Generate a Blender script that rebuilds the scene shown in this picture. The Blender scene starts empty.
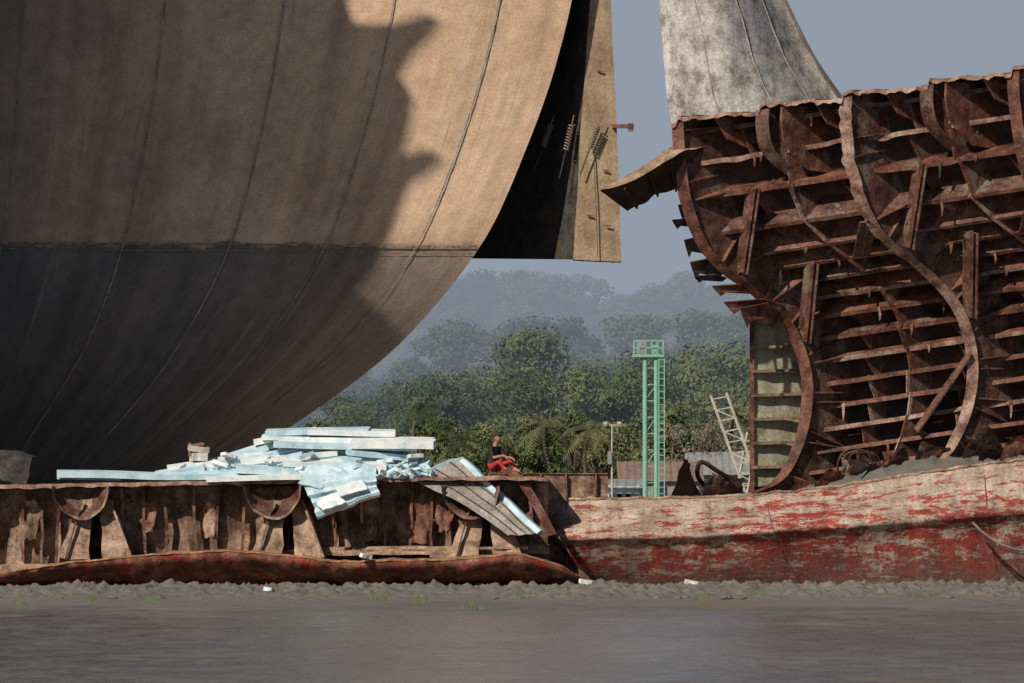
import bpy, bmesh, math, random
from mathutils import Vector, Matrix, noise, Euler
from mathutils.geometry import tessellate_polygon
random.seed(7)
sc = bpy.context.scene
F = 6000.0; CAMY = -150.0; EYE = 3.0
def site(px, py, y):
    """image pixel coordinates projected to depth y, in world metres"""
    D = y - CAMY
    return Vector(((px-512)*D/F, y, EYE+(470-py)*D/F))
def lerp(a, b, t): return a+(b-a)*t
def interp(tab, x):
    if x <= tab[0][0]: return tab[0][1]
    for (a, va), (b, vb) in zip(tab, tab[1:]):
        if x <= b: return va+(vb-va)*(x-a)/(b-a)
    return tab[-1][1]
def sm(tab, x):
    w = (tab[-1][0]-tab[0][0])*0.02
    return sum(interp(tab, x+w*k) for k in (-2, -1, 0, 1, 2))/5
def nz(p, f=1.0): return noise.noise(Vector(p)*f)
def nv(p, f, a): return noise.noise_vector(Vector(p)*f)*a
def smooth_line(pts, n):
    out = []
    P = [2*pts[0]-pts[1]]+list(pts)+[2*pts[-1]-pts[-2]]
    m = len(pts)-1
    for k in range(n+1):
        t = k/n*m; i = min(int(t), m-1); f = t-i
        a, b, c, d = P[i], P[i+1], P[i+2], P[i+3]
        out.append(0.5*((2*b)+(c-a)*f+(2*a-5*b+4*c-d)*f*f+(3*b-a-3*c+d)*f**3))
    return out

# ---------------------------------------------------------------- materials
class NT:
    def __init__(s, name):
        s.m = bpy.data.materials.new(name); s.m.use_nodes = True
        s.t = s.m.node_tree; s.n = s.t.nodes; s.l = s.t.links
        s.b = s.n['Principled BSDF']; s.tc = s.n.new('ShaderNodeTexCoord')
    def vec(s, sc=(1, 1, 1), src='Object', loc=(0, 0, 0)):
        mp = s.n.new('ShaderNodeMapping'); mp.inputs['Scale'].default_value = sc
        mp.inputs['Location'].default_value = loc
        s.l.new(s.tc.outputs[src], mp.inputs[0]); return mp.outputs[0]
    def noise(s, scale, v=None, detail=6, rough=.6, dist=0):
        n = s.n.new('ShaderNodeTexNoise'); n.inputs['Scale'].default_value = scale
        n.inputs['Detail'].default_value = min(detail, 5); n.inputs['Roughness'].default_value = rough
        n.inputs['Distortion'].default_value = dist
        s.l.new(v if v else s.vec(), n.inputs['Vector']); return n.outputs[0]
    def ramp(s, fac, stops):
        r = s.n.new('ShaderNodeValToRGB'); e = r.color_ramp.elements
        while len(e) < len(stops): e.new(.5)
        for k, (p, c) in zip(e, stops):
            k.position = p
            k.color = (c, c, c, 1) if isinstance(c, (int, float)) else (*c, 1)
        s.l.new(fac, r.inputs[0]); return r.outputs[0]
    def mix(s, fac, a, b, mode='MIX'):
        m = s.n.new('ShaderNodeMix'); m.data_type = 'RGBA'; m.blend_type = mode
        for k, x in ((0, fac), (6, a), (7, b)):
            if isinstance(x, (int, float)):
                m.inputs[k].default_value = x if k == 0 else (x, x, x, 1)
            elif isinstance(x, tuple): m.inputs[k].default_value = (*x, 1)
            else: s.l.new(x, m.inputs[k])
        return m.outputs[2]
    def math(s, op, a, b=0.0):
        m = s.n.new('ShaderNodeMath'); m.operation = op
        for k, x in ((0, a), (1, b)):
            if isinstance(x, (int, float)): m.inputs[k].default_value = x
            else: s.l.new(x, m.inputs[k])
        return m.outputs[0]
    def sep(s, src='UV'):
        q = s.n.new('ShaderNodeSeparateXYZ'); s.l.new(s.tc.outputs[src], q.inputs[0]); return q.outputs
    def bump(s, h, strength=.4, dist=.03):
        b = s.n.new('ShaderNodeBump'); b.inputs['Strength'].default_value = strength
        b.inputs['Distance'].default_value = dist
        s.l.new(h, b.inputs['Height']); s.l.new(b.outputs[0], s.b.inputs['Normal'])
    def out(s, col, rough=.8, metal=0.0, spec=.3):
        if isinstance(col, tuple): s.b.inputs['Base Color'].default_value = (*col, 1)
        else: s.l.new(col, s.b.inputs['Base Color'])
        if isinstance(rough, (int, float)): s.b.inputs['Roughness'].default_value = rough
        else: s.l.new(rough, s.b.inputs['Roughness'])
        s.b.inputs['Metallic'].default_value = metal
        s.b.inputs['Specular IOR Level'].default_value = spec
        return s.m

def rust(name, dark, mid, light, sc=1.0, paint=None, pamt=.5, streak=.5, bump=.5, spec=.3):
    k = NT(name)
    n1 = k.noise(2.2*sc, detail=5, rough=.75)
    c = k.ramp(n1, [(.36, dark), (.5, mid), (.64, light)])
    if paint:
        n0 = k.noise(1.5*sc, k.vec((1, 1, .8), loc=(9, 3, 5)), detail=5, rough=.8)
        f = k.ramp(n0, [(pamt-.03, 1.0), (pamt+.03, 0.0)])
        c = k.mix(f, c, paint)
    if streak > 0:
        st = k.noise(1, k.vec((4, 4, .5)), detail=3)
        c = k.mix(streak, c, k.ramp(st, [(.3, .35), (.62, 1.0)]), 'MULTIPLY')
    fine = k.noise(14, detail=3, rough=.8)
    c = k.mix(.6, c, k.ramp(fine, [(.35, .45), (.62, 1.15)]), 'MULTIPLY')
    k.bump(fine, bump, .04)
    return k.out(c, .62, 0, spec)

M = {}
M['rust_shaded'] = rust('rust_shaded', (.010, .006, .005), (.030, .014, .010), (.070, .030, .018), streak=.15)  # rust darkened to paint in the shade inside the wreck's cells
M['rust_dark'] = rust('rust_dark', (.018, .010, .008), (.050, .023, .016), (.11, .048, .029), streak=.15)
M['rust_mid'] = rust('rust_mid', (.045, .018, .013), (.135, .052, .033), (.24, .115, .075), paint=(.18, .130, .105), pamt=.40, streak=.12)
M['rust_tan'] = rust('rust_tan', (.13, .075, .05), (.32, .215, .145), (.46, .34, .24), streak=.45)
M['rust_web'] = rust('rust_web', (.032, .015, .011), (.105, .048, .034), (.18, .105, .078), paint=(.16, .125, .10), pamt=.44, streak=.15)
M['rust_flange'] = rust('rust_flange', (.075, .034, .025), (.24, .14, .10), (.40, .30, .24), streak=.15)
M['rust_red'] = rust('rust_red', (.05, .018, .012), (.16, .052, .032), (.28, .13, .075), paint=(.25, .028, .018), pamt=.43, streak=.3)
M['rust_orange'] = rust('rust_orange', (.12, .05, .02), (.30, .14, .06), (.42, .25, .13), streak=.2)
M['barge_plate'] = rust('barge_plate', (.06, .032, .022), (.24, .15, .10), (.42, .31, .22), sc=.7, paint=(.10, .05, .033), pamt=.42, streak=.65)
M['green_plate'] = rust('green_plate', (.20, .16, .10), (.42, .40, .27), (.52, .51, .39), paint=(.44, .43, .32), pamt=.5, streak=.4, bump=.3)
M['grey_plate'] = rust('grey_plate', (.22, .195, .17), (.45, .43, .41), (.60, .58, .56), sc=.9, streak=.5, bump=.4)
M['grey_line'] = rust('grey_line', (.2, .17, .15), (.3, .27, .25), (.4, .37, .33), streak=.3)
M['dark_steel'] = rust('dark_steel', (.025, .022, .020), (.055, .048, .043), (.09, .078, .066), streak=.4)
M['tan_steel'] = rust('tan_steel', (.24, .17, .105), (.33, .24, .15), (.40, .30, .195), sc=.4, streak=.3, bump=.2)

def hull_mat():
    k = NT('hull_paint')
    u, v, _ = k.sep('UV')
    nb = k.noise(.28, k.vec((1, 1, 1), 'UV'), detail=5)
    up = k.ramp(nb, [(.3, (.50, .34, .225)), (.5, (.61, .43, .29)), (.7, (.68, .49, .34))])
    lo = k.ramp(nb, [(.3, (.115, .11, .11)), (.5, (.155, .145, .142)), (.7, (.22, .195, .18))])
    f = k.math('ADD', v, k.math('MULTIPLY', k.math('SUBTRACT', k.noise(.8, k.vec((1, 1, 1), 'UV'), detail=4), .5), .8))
    shade_grey = k.math('ADD', k.math('MULTIPLY', u, .045), k.math('MULTIPLY', k.math('SUBTRACT', nb, .5), .6))
    up = k.mix(k.ramp(shade_grey, [(.5, .9), (1.15, 0.0)]), up, (.22, .195, .18))  # shade painted in: upper plating greyed towards the shadowed left
    lo = k.mix(k.ramp(k.math('MULTIPLY', u, .03), [(.72, 0.0), (.95, .65)]), lo, (.44, .33, .24))  # sunlight painted in: lower belt turns tan towards the lit right
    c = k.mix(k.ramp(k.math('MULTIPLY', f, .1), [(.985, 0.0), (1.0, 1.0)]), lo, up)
    st = k.noise(1, k.vec((1.1, .07, 1), 'UV'), detail=5, rough=.55)
    c = k.mix(.75, c, k.ramp(st, [(.3, .6), (.5, .94), (.7, 1.2)]), 'MULTIPLY')
    drips = k.noise(1, k.vec((2.6, .10, 1), 'UV', (5, 3, 0)), detail=4, rough=.5)
    c = k.mix(k.ramp(drips, [(.60, 0.0), (.72, .30)]), c, (.42, .39, .35))
    stain = k.noise(1, k.vec((5.0, .25, 1), 'UV', (1, 9, 0)), detail=4, rough=.6)
    c = k.mix(k.ramp(stain, [(.62, 0.0), (.72, .35)]), c, (.16, .10, .07))
    sp = k.noise(15, k.vec((1, 1, 1), 'UV'), detail=4, rough=.95)
    c = k.mix(.55, c, k.ramp(sp, [(.38, .5), (.5, .98), (.62, 1.3)]), 'MULTIPLY')
    md = k.noise(2.2, k.vec((1, 1, 1), 'UV', (2, 2, 0)), detail=5, rough=.75)
    c = k.mix(.5, c, k.ramp(md, [(.35, .65), (.62, 1.18)]), 'MULTIPLY')
    sf = k.noise(3.6, k.vec((1, .7, 1), 'UV', (4, 7, 0)), detail=5, rough=.9)
    c = k.mix(k.ramp(sf, [(.65, 0.0), (.69, .5)]), c, (.45, .42, .38))
    k.bump(md, .25, .05)
    return k.out(c, .65)
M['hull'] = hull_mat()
M['weld'] = rust('weld_seam', (.22, .18, .145), (.37, .31, .255), (.50, .44, .375), streak=.4)
M['weld_rust'] = rust('weld_rust', (.14, .09, .06), (.30, .21, .14), (.50, .42, .34), sc=3, streak=.3)

def redhull_mat():
    k = NT('worn_red_hull')
    u, v, _ = k.sep('UV')
    n0 = k.noise(.8, k.vec((1, 2.2, 1), 'UV'), detail=5)
    base = k.ramp(n0, [(.3, (.26, .185, .135)), (.5, (.42, .335, .265)), (.72, (.56, .48, .40))])
    n1 = k.noise(1.9, k.vec((.8, 2.2, 1), 'UV', (3, 1, 0)), detail=5, rough=.82)
    n1b = k.noise(.22, k.vec((1, .6, 1), 'UV', (8, 2, 0)), detail=2)
    left = k.ramp(k.math('MULTIPLY', u, .2), [(.1, .055), (.9, 0.0)])
    thr = k.math('ADD', k.math('ADD', n1, k.math('MULTIPLY', k.math('SUBTRACT', n1b, .5), .5)), k.math('ADD', k.math('MULTIPLY', v, .038), left))
    c = k.mix(k.ramp(thr, [(.55, 0.0), (.585, .95)]), base, k.ramp(n0, [(.35, (.21, .022, .016)), (.65, (.37, .046, .03))]))
    rs = k.noise(1.1, k.vec((1, 1.8, 1), 'UV', (13, 5, 0)), detail=5, rough=.8)
    c = k.mix(k.ramp(rs, [(.55, 0.0), (.65, .7)]), c, (.15, .075, .042))
    st = k.noise(1, k.vec((4, .5, 1), 'UV'), detail=4)
    c = k.mix(.65, c, k.ramp(st, [(.3, .4), (.6, 1.1)]), 'MULTIPLY')
    mud = k.math('ADD', v, k.math('MULTIPLY', k.math('SUBTRACT', k.noise(1.5, k.vec((1, 1, 1), 'UV'), detail=5), .5), 1.6))
    c = k.mix(k.ramp(k.math('MULTIPLY', mud, .25), [(.50, 0.0), (.70, .75)]), c, (.115, .09, .075))
    fine = k.noise(11, k.vec((1, 1, 1), 'UV'), detail=4, rough=.9)
    c = k.mix(.75, c, k.ramp(fine, [(.36, .4), (.6, 1.15)]), 'MULTIPLY')
    sc_ = k.noise(1, k.vec((1.2, 14, 1), 'UV'), detail=4)
    c = k.mix(k.ramp(sc_, [(.62, 0.0), (.67, .35)]), c, (.5, .44, .38))
    k.bump(fine, .5, .06)
    return k.out(c, .6)
M['redhull'] = redhull_mat()

def mud_mat():
    k = NT('tidal_mud')
    x, y, z = k.sep('Object')
    n1 = k.noise(.5, k.vec((.35, .16, 1)), detail=5, rough=.65)
    n2 = k.noise(5, k.vec((1, .7, 1)), detail=4, rough=.85)
    n3 = k.noise(1.6, k.vec((.8, .35, 1), loc=(3, 3, 0)), detail=5, rough=.8)
    c = k.ramp(n1, [(.3, (.105, .104, .102)), (.5, (.130, .125, .118)), (.7, (.17, .155, .137))])
    c = k.mix(.6, c, k.ramp(n3, [(.36, .55), (.62, 1.25)]), 'MULTIPLY')
    c = k.mix(.55, c, k.ramp(n2, [(.35, .45), (.62, 1.2)]), 'MULTIPLY')
    alg = k.noise(.30, k.vec((.20, .14, 1), loc=(5, 31, 0)), detail=5, rough=.78)
    af = k.ramp(alg, [(.56, 0.0), (.59, .75)])
    c = k.mix(af, c, (.135, .10, .055))
    far = k.ramp(k.math('ADD', k.math('MULTIPLY', y, .03), k.math('ADD', 1.15, k.math('MULTIPLY', k.math('SUBTRACT', n1, .5), 1.6))), [(.3, 0.0), (.9, 1.0)])
    c = k.mix(far, c, k.mix(.5, c, (.125, .112, .094)))
    r = k.ramp(k.math('ADD', k.math('ADD', k.math('MULTIPLY', far, .5), k.math('MULTIPLY', n3, .45)), k.math('MULTIPLY', af, .3)), [(.14, .16), (.55, .85)])
    k.bump(k.math('ADD', n2, k.math('MULTIPLY', n3, 1.5)), .5, .025)
    return k.out(c, r, 0, .65)
M['mud'] = mud_mat()

def plain(name, col, var=.35, sc=6, rough=.8, spec=.3, bump=.2):
    k = NT(name)
    n = k.noise(sc, detail=4)
    c = k.mix(min(1.0, var*2), col, k.ramp(n, [(.3, .45), (.65, 1.15)]), 'MULTIPLY')
    return k.out(c, rough, 0, spec)
def foam_mat(name, a, b):
    k = NT(name)
    n = k.noise(1.8, detail=5, rough=.7)
    c = k.ramp(n, [(.36, a), (.56, b)])
    d = k.noise(5, k.vec((1, 1, 2)), detail=5, rough=.75)
    c = k.mix(k.ramp(d, [(.56, 0.0), (.68, .6)]), c, (.24, .21, .17))
    k.bump(d, .3, .02)
    return k.out(c, .85)
M['foam_blue'] = foam_mat('foam_blue', (.28, .44, .52), (.46, .61, .68))
M['foam_white'] = foam_mat('foam_white', (.43, .54, .58), (.66, .70, .70))
M['tower_green'] = plain('tower_green', (.19, .40, .31), .2)
M['white_paint'] = plain('white_paint', (.42, .39, .35), .3)
M['roof_rust'] = plain('roof_rust', (.20, .14, .115), .3, 2)
M['wall_grey'] = plain('wall_grey', (.22, .225, .225), .25, 2)
M['window'] = plain('window_dark', (.03, .04, .05), .1, 2, .3)
M['skin'] = plain('skin', (.33, .18, .12), .1)
M['shirt'] = plain('shirt_black', (.022, .019, .022), .15, 10)
M['black'] = plain('cloth_black', (.012, .012, .014), .15, 10)
M['trousers'] = plain('trousers_red', (.36, .03, .025), .2, 10)
M['hair'] = plain('hair', (.008, .007, .006), .1, 20)
M['eye'] = plain('eye_white', (.7, .7, .68), .05)
M['cap'] = plain('cap_cloth', (.02, .02, .025), .1)
M['cable'] = plain('cable', (.20, .17, .14), .3)
M['bark'] = plain('bark', (.10, .08, .06), .3)
def leaf(name, a, b, c2, sc=.35):
    k = NT(name)
    oi = k.n.new('ShaderNodeObjectInfo')
    n = k.noise(sc, k.vec(), detail=2)
    n2 = k.noise(2.2, detail=2)
    f = k.math('ADD', k.math('MULTIPLY', n, .6), k.math('ADD', k.math('MULTIPLY', n2, .3), k.math('MULTIPLY', k.math('SUBTRACT', oi.outputs['Random'], .5), .40)))
    c = k.ramp(f, [(.28, a), (.46, b), (.62, c2)])
    return k.out(c, .9, 0, .1)
M['leaf'] = leaf('foliage', (.040, .062, .026), (.068, .100, .038), (.12, .14, .058))
M['leaf_near'] = leaf('foliage_scrub', (.06, .082, .034), (.105, .132, .056), (.16, .17, .08))
M['leaf_dry'] = leaf('foliage_dry', (.13, .11, .085), (.18, .15, .115), (.23, .19, .14))
M['hill_green'] = plain('hillside', (.05, .065, .04), .1, .1)
M['palm_leaf'] = leaf('palm_leaf', (.06, .08, .035), (.10, .12, .055), (.15, .15, .08))
M['grass'] = plain('grass_blades', (.10, .15, .05), .2)

# ---------------------------------------------------------------- mesh builder
class MB:
    def __init__(s): s.v = []; s.f = []; s.m = []; s.uv = []; s.mats = []; s.sm = []
    def mi(s, m):
        if m not in s.mats: s.mats.append(m)
        return s.mats.index(m)
    def grid(s, rows, mat, uv=None, smooth=True, closed=False):
        b = len(s.v); R = len(rows); C = len(rows[0]); mi = s.mi(mat)
        for r in rows: s.v.extend([tuple(p) for p in r])
        CC = C if closed else C-1
        for i in range(R-1):
            for j in range(CC):
                j2 = (j+1) % C
                s.f.append((b+i*C+j, b+i*C+j2, b+(i+1)*C+j2, b+(i+1)*C+j)); s.m.append(mi); s.sm.append(smooth)
                s.uv.append([uv[i][j], uv[i][j2], uv[i+1][j2], uv[i+1][j]] if uv else [(0, 0)]*4)
    def face(s, pts, mat):
        b = len(s.v); s.v.extend([tuple(p) for p in pts]); s.f.append(tuple(range(b, b+len(pts))))
        s.m.append(s.mi(mat)); s.uv.append([(0, 0)]*len(pts)); s.sm.append(False)
    def prism(s, pts, ext, mat, tess=False):
        ext = Vector(ext); A = [Vector(p)-ext/2 for p in pts]; B = [p+ext for p in A]; n = len(pts)
        if tess:
            for t in tessellate_polygon([A]):
                s.face([A[i] for i in t], mat); s.face([B[i] for i in t], mat)
        else:
            s.face(A, mat); s.face(B[::-1], mat)
        for i in range(n): s.face([A[i], B[i], B[(i+1) % n], A[(i+1) % n]], mat)
    def beam(s, a, b, w, h, mat, up=(0, 0, 1)):
        a = Vector(a); b = Vector(b); d = (b-a).normalized(); up = Vector(up)
        x = d.cross(up)
        if x.length < 1e-3: x = d.cross(Vector((0, 1, 0)))
        x.normalize(); y = x.cross(d)
        q = [a+x*w/2*i+y*h/2*j for i, j in ((-1, -1), (1, -1), (1, 1), (-1, 1))]
        s.prism([p+(b-a)/2 for p in q], (b-a), mat)
    def tube(s, pts, r, mat, seg=7):
        rows = []
        for i, p in enumerate(pts):
            p = Vector(p)
            d = (Vector(pts[min(i+1, len(pts)-1)])-Vector(pts[max(i-1, 0)])).normalized()
            x = d.cross(Vector((0.13, .3, 1))).normalized(); y = x.cross(d)
            rr = r[i] if isinstance(r, (list, tuple)) else r
            rows.append([p+(x*math.cos(t*2*math.pi/seg)+y*math.sin(t*2*math.pi/seg))*rr for t in range(seg)])
        s.grid(rows, mat, closed=True)
        s.face(rows[0], mat); s.face(rows[-1][::-1], mat)
    def build(s, name, parent=None, origin=None, merge=False):
        me = bpy.data.meshes.new(name)
        if origin is None:
            xs = [p[0] for p in s.v]; ys = [p[1] for p in s.v]; zs = [p[2] for p in s.v]
            origin = Vector(((min(xs)+max(xs))/2, (min(ys)+max(ys))/2, min(zs)))
        o = Vector(origin)
        me.from_pydata([(p[0]-o.x, p[1]-o.y, p[2]-o.z) for p in s.v], [], s.f)
        for m in s.mats: me.materials.append(M[m])
        me.polygons.foreach_set('material_index', s.m)
        me.polygons.foreach_set('use_smooth', s.sm)
        ul = me.uv_layers.new(name='UVMap'); flat = []
        for f in s.uv:
            for a in f: flat.extend(a)
        ul.data.foreach_set('uv', flat)
        me.update()
        ob = bpy.data.objects.new(name, me); sc.collection.objects.link(ob); ob.location = o
        if parent: ob.parent = parent; ob.matrix_parent_inverse = parent.matrix_world.inverted()
        return ob
def empty(name, loc=(0, 0, 0)):
    e = bpy.data.objects.new(name, None); e.location = loc; sc.collection.objects.link(e)
    bpy.context.view_layer.update(); return e

# ---------------------------------------------------------------- sun direction
SAZ = math.radians(35); SEL = math.radians(36)
S = Vector((-math.sin(SAZ)*math.cos(SEL), -math.cos(SAZ)*math.cos(SEL), math.sin(SEL)))

# ---------------------------------------------------------------- ground
def ground():
    xs = [-4000, -1500, -500, -150, -60, -30, -20]; x = -16
    while x < 16: xs.append(x); x += .07
    xs += [16, 20, 30, 60, 150, 500, 1500, 4000]
    ys = [-400, -200, -120, -90]; y = -72
    while y < -18: ys.append(y); y += .30
    while y < 1.5: ys.append(y); y += .08
    ys += [2, 4, 8, 14, 20, 30, 50, 100, 200, 400, 800, 1500, 2500, 5000]
    rows = []
    for y in ys:
        r = []
        for x in xs:
            z = 0
            if abs(x) < 17 and -73 < y < 8:
                b = max(0, min(1, (y+14+5.0*nz((x*.3, 0, 0)))/9)) ; b = b*b*(3-2*b)
                z = .014*noise.fractal(Vector((x*.5, y*.3, 0)), .9, 2, 4)+.008*nz((x*3, y*1.3, 7))
                if b > 0:
                    n1 = noise.fractal(Vector((x*1.3, y*.9, 3)), .8, 2.1, 5)
                    n2 = nz((x*3.4, y*2.4, 1)); n3 = nz((x*6.5, y*5, 4))
                    z += b*(.12*max(-.3, n1)+.16*max(0, n2)+.15*max(0, n3)+.05)
                    z += b*b*.18*max(0, nz((x*.7, y*.8, 9)))
                z *= max(0, min(1, (8-y)/6))
            r.append((x, y, z))
        rows.append(r)
    mb = MB(); mb.grid(rows, 'mud'); mb.build('mud_flat_ground', origin=(0, 0, 0))
ground()

# ---------------------------------------------------------------- big ship hull
GT = [(-260, -35), (-150, -22), (-60, -10), (0, 0), (100, 27), (200, 68), (255, 95), (300, 133), (345, 173), (380, 213), (420, 273), (455, 325), (520, 420), (600, 540)]
KT = [(-420, .02), (-120, .12), (25, .26), (165, .45), (285, .6), (395, .75), (497, .9), (573, 1.0)]
def hpx(x0, py): return x0-sm(GT, py)*interp(KT, x0)
def hull_pt(x0, py):
    u = (x0+420)/993.
    y = 33+4.2*max(0, u)**2.0
    if py > 235: y += 3.0*((py-235)/235)**2 * .9
    else: y += .4*((235-py)/235)
    return site(hpx(x0, py), py, y)
def build_hull():
    mb = MB(); rows = []; uvs = []
    pys = [-240+8.0*i for i in range(103)]
    xs = [-420+993*i/110 for i in range(111)]
    for py in pys:
        r = []; uv = []
        for x0 in xs:
            p = hull_pt(x0, py); p += nv(p, .28, .04)
            r.append(p); v = 10+(242-py)/31.6
            uv.append((x0/31.6+14, v))
        rows.append(r); uvs.append(uv)
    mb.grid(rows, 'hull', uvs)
    mb.grid([[p[-1] for p in rows], [p[-1]+Vector((-.05, .12, 0)) for p in rows]], 'weld')
    back = [[r[-1]+Vector((-.05, .12, 0)), r[-1]+Vector((-3, 3, 0)), r[-1]+Vector((-9, 12, 0)), r[0]+Vector((0, 16, 0)), r[0]] for r in rows]
    mb.grid(back, 'dark_steel')
    def seam(fn, n, mat='weld'):
        a = []; b = []
        for i in range(n+1):
            p, q = fn(i/n)
            off = Vector((0, -.06, 0))
            a.append(p+off+nv(p, .28, .04)+nv(p, 3, .012)); b.append(q+off+nv(q, .28, .04)+nv(q, 4, .015))
        mb.grid([a, b], mat)
    for x0, w in ((-95, 1.6), (25, 1.7), (165, 2.0), (285, 2.2), (395, 1.5), (500, 1.8)):
        seam(lambda t: (hull_pt(x0-w/2, lerp(-235, 560, t)), hull_pt(x0+w/2, lerp(-235, 560, t))), 140)
    for py0, w in ((238, 1.8), (245, .8), (-60, 3)):
        seam(lambda t: (hull_pt(lerp(-420, 571, t), py0+8*t), hull_pt(lerp(-420, 571, t), py0+8*t+w)), 120, 'weld_rust')
    return mb.build('ship_hull')
build_hull()

def stern():
    mb = MB()
    yF = 38.6
    def fold(py): return interp([(-160, 596), (0, 590), (130, 581), (258, 573)], py)
    def rt(py): return interp([(-160, 600), (0, 611), (120, 617), (262, 622)], py)
    rows = []; rows2 = []
    for i in range(40):
        py = lerp(-160, 259, i/39)
        a = site(fold(py), py, yF); b = site(rt(py), py+ (3 if i == 39 else 0), yF+.1)
        rows.append([a.lerp(b, t/6)+nv(a.lerp(b, t/6), .5, .04) for t in range(7)])
        c = site(fold(py)-200, py-2, yF+9)
        rows2.append([rows[-1][0]*(1)+(c-a)*(t/8) for t in range(9)])
    mb.grid(rows, 'tan_steel'); mb.grid(rows2, 'dark_steel')  # left face coloured dark to paint in the shade beside the hull
    mb.grid([[r[-1] for r in rows], [r[-1]+Vector((-.3, 1.2, 0)) for r in rows]], 'dark_steel')
    mb.grid([rows[-1], [p+Vector((0, 1.0, 0)) for p in rows[-1]]], 'dark_steel')
    mb.beam(site(612, 126, yF), site(634, 126, yF), .2, .12, 'rust_mid'); mb.beam(site(631, 123, yF), site(631, 131, yF), .16, .16, 'rust_mid')
    for px, py in ((600, 70), (606, 170), (590, 215), (608, 225)): 
        mb.beam(site(px-3, py, yF-.03), site(px+3, py+1, yF-.03), .05, .04, 'rust_mid')
    mb.beam(site(594, 150, yF-.06), site(598, 258, yF-.06), .03, .02, 'dark_steel')
    mb.build('stern_plate')
    for (x1, y1, x2, y2) in ((551, 124, 543, 146), (572, 124, 566, 150), (598, 126, 590, 148)):
        sp = MB(); A = site(x1, y1, yF-.25); B = site(x2, y2, yF-.25); pts = []
        d = (B-A).normalized(); x = d.cross(Vector((0, 1, 0))).normalized(); y = x.cross(d)
        for i in range(110):
            t = i/109; an = t*2*math.pi*9
            pts.append(A.lerp(B, t)+(x*math.cos(an)+y*math.sin(an))*.085)
        sp.tube(pts, .024, 'cable', 5); sp.tube([A-d*.3, A], .02, 'cable', 5); sp.tube([B, B+d*.9], .025, 'dark_steel', 5)
        sp.build('coil_spring')
stern()

def shadow_wall():  # unseen wall added at left, its outline shaped to shade the hull
    XW = -19.5
    edge = [(352, -160), (346, -60), (345, 5), (352, 24), (395, 24), (425, 14), (440, 20), (430, 36), (410, 55), (398, 78), (412, 98), (408, 130), (400, 158), (425, 150), (443, 155), (436, 168), (408, 186), (388, 240), (376, 275), (358, 298), (372, 306), (392, 318), (380, 345), (352, 385), (325, 412), (270, 460)]
    Q = []
    for px, py in edge:
        lo, hi = -420, 573
        for _ in range(40):
            m = (lo+hi)/2
            if hpx(m, py) < px: lo = m
            else: hi = m
        P = hull_pt(lo, py); t = (XW-P.x)/S.x
        q = P+S*t
        q.y -= interp([(320, 0), (345, .3), (385, .8), (412, 1.2), (460, 2.2)], py)
        Q.append(q)
    mb = MB()
    zt = Q[0].z+12
    pts = [Vector((XW, 52, zt)), Vector((XW, Q[0].y, zt))]+Q+[Vector((XW, 14, 0)), Vector((XW, 52, 0))]
    mb.prism(pts, (.12, 0, 0), 'rust_dark', tess=True)
    mb.prism([(XW+.15, 21.6, 0), (XW+.15, 60, 0), (XW+.15, 60, zt-2), (XW+.15, 21.6, zt-2)], (.12, 0, 0), 'rust_dark')  # extra unseen panel, closes a lit gap in the hull's shadow
    for k in range(9):
        y = 28+k*2.6
        mb.beam((XW-.25, y, 0), (XW-.25, y, 26), .3, .3, 'rust_mid', up=(0, 1, 0))
    mb.build('unseen_shadow_wall')
shadow_wall()

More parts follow.
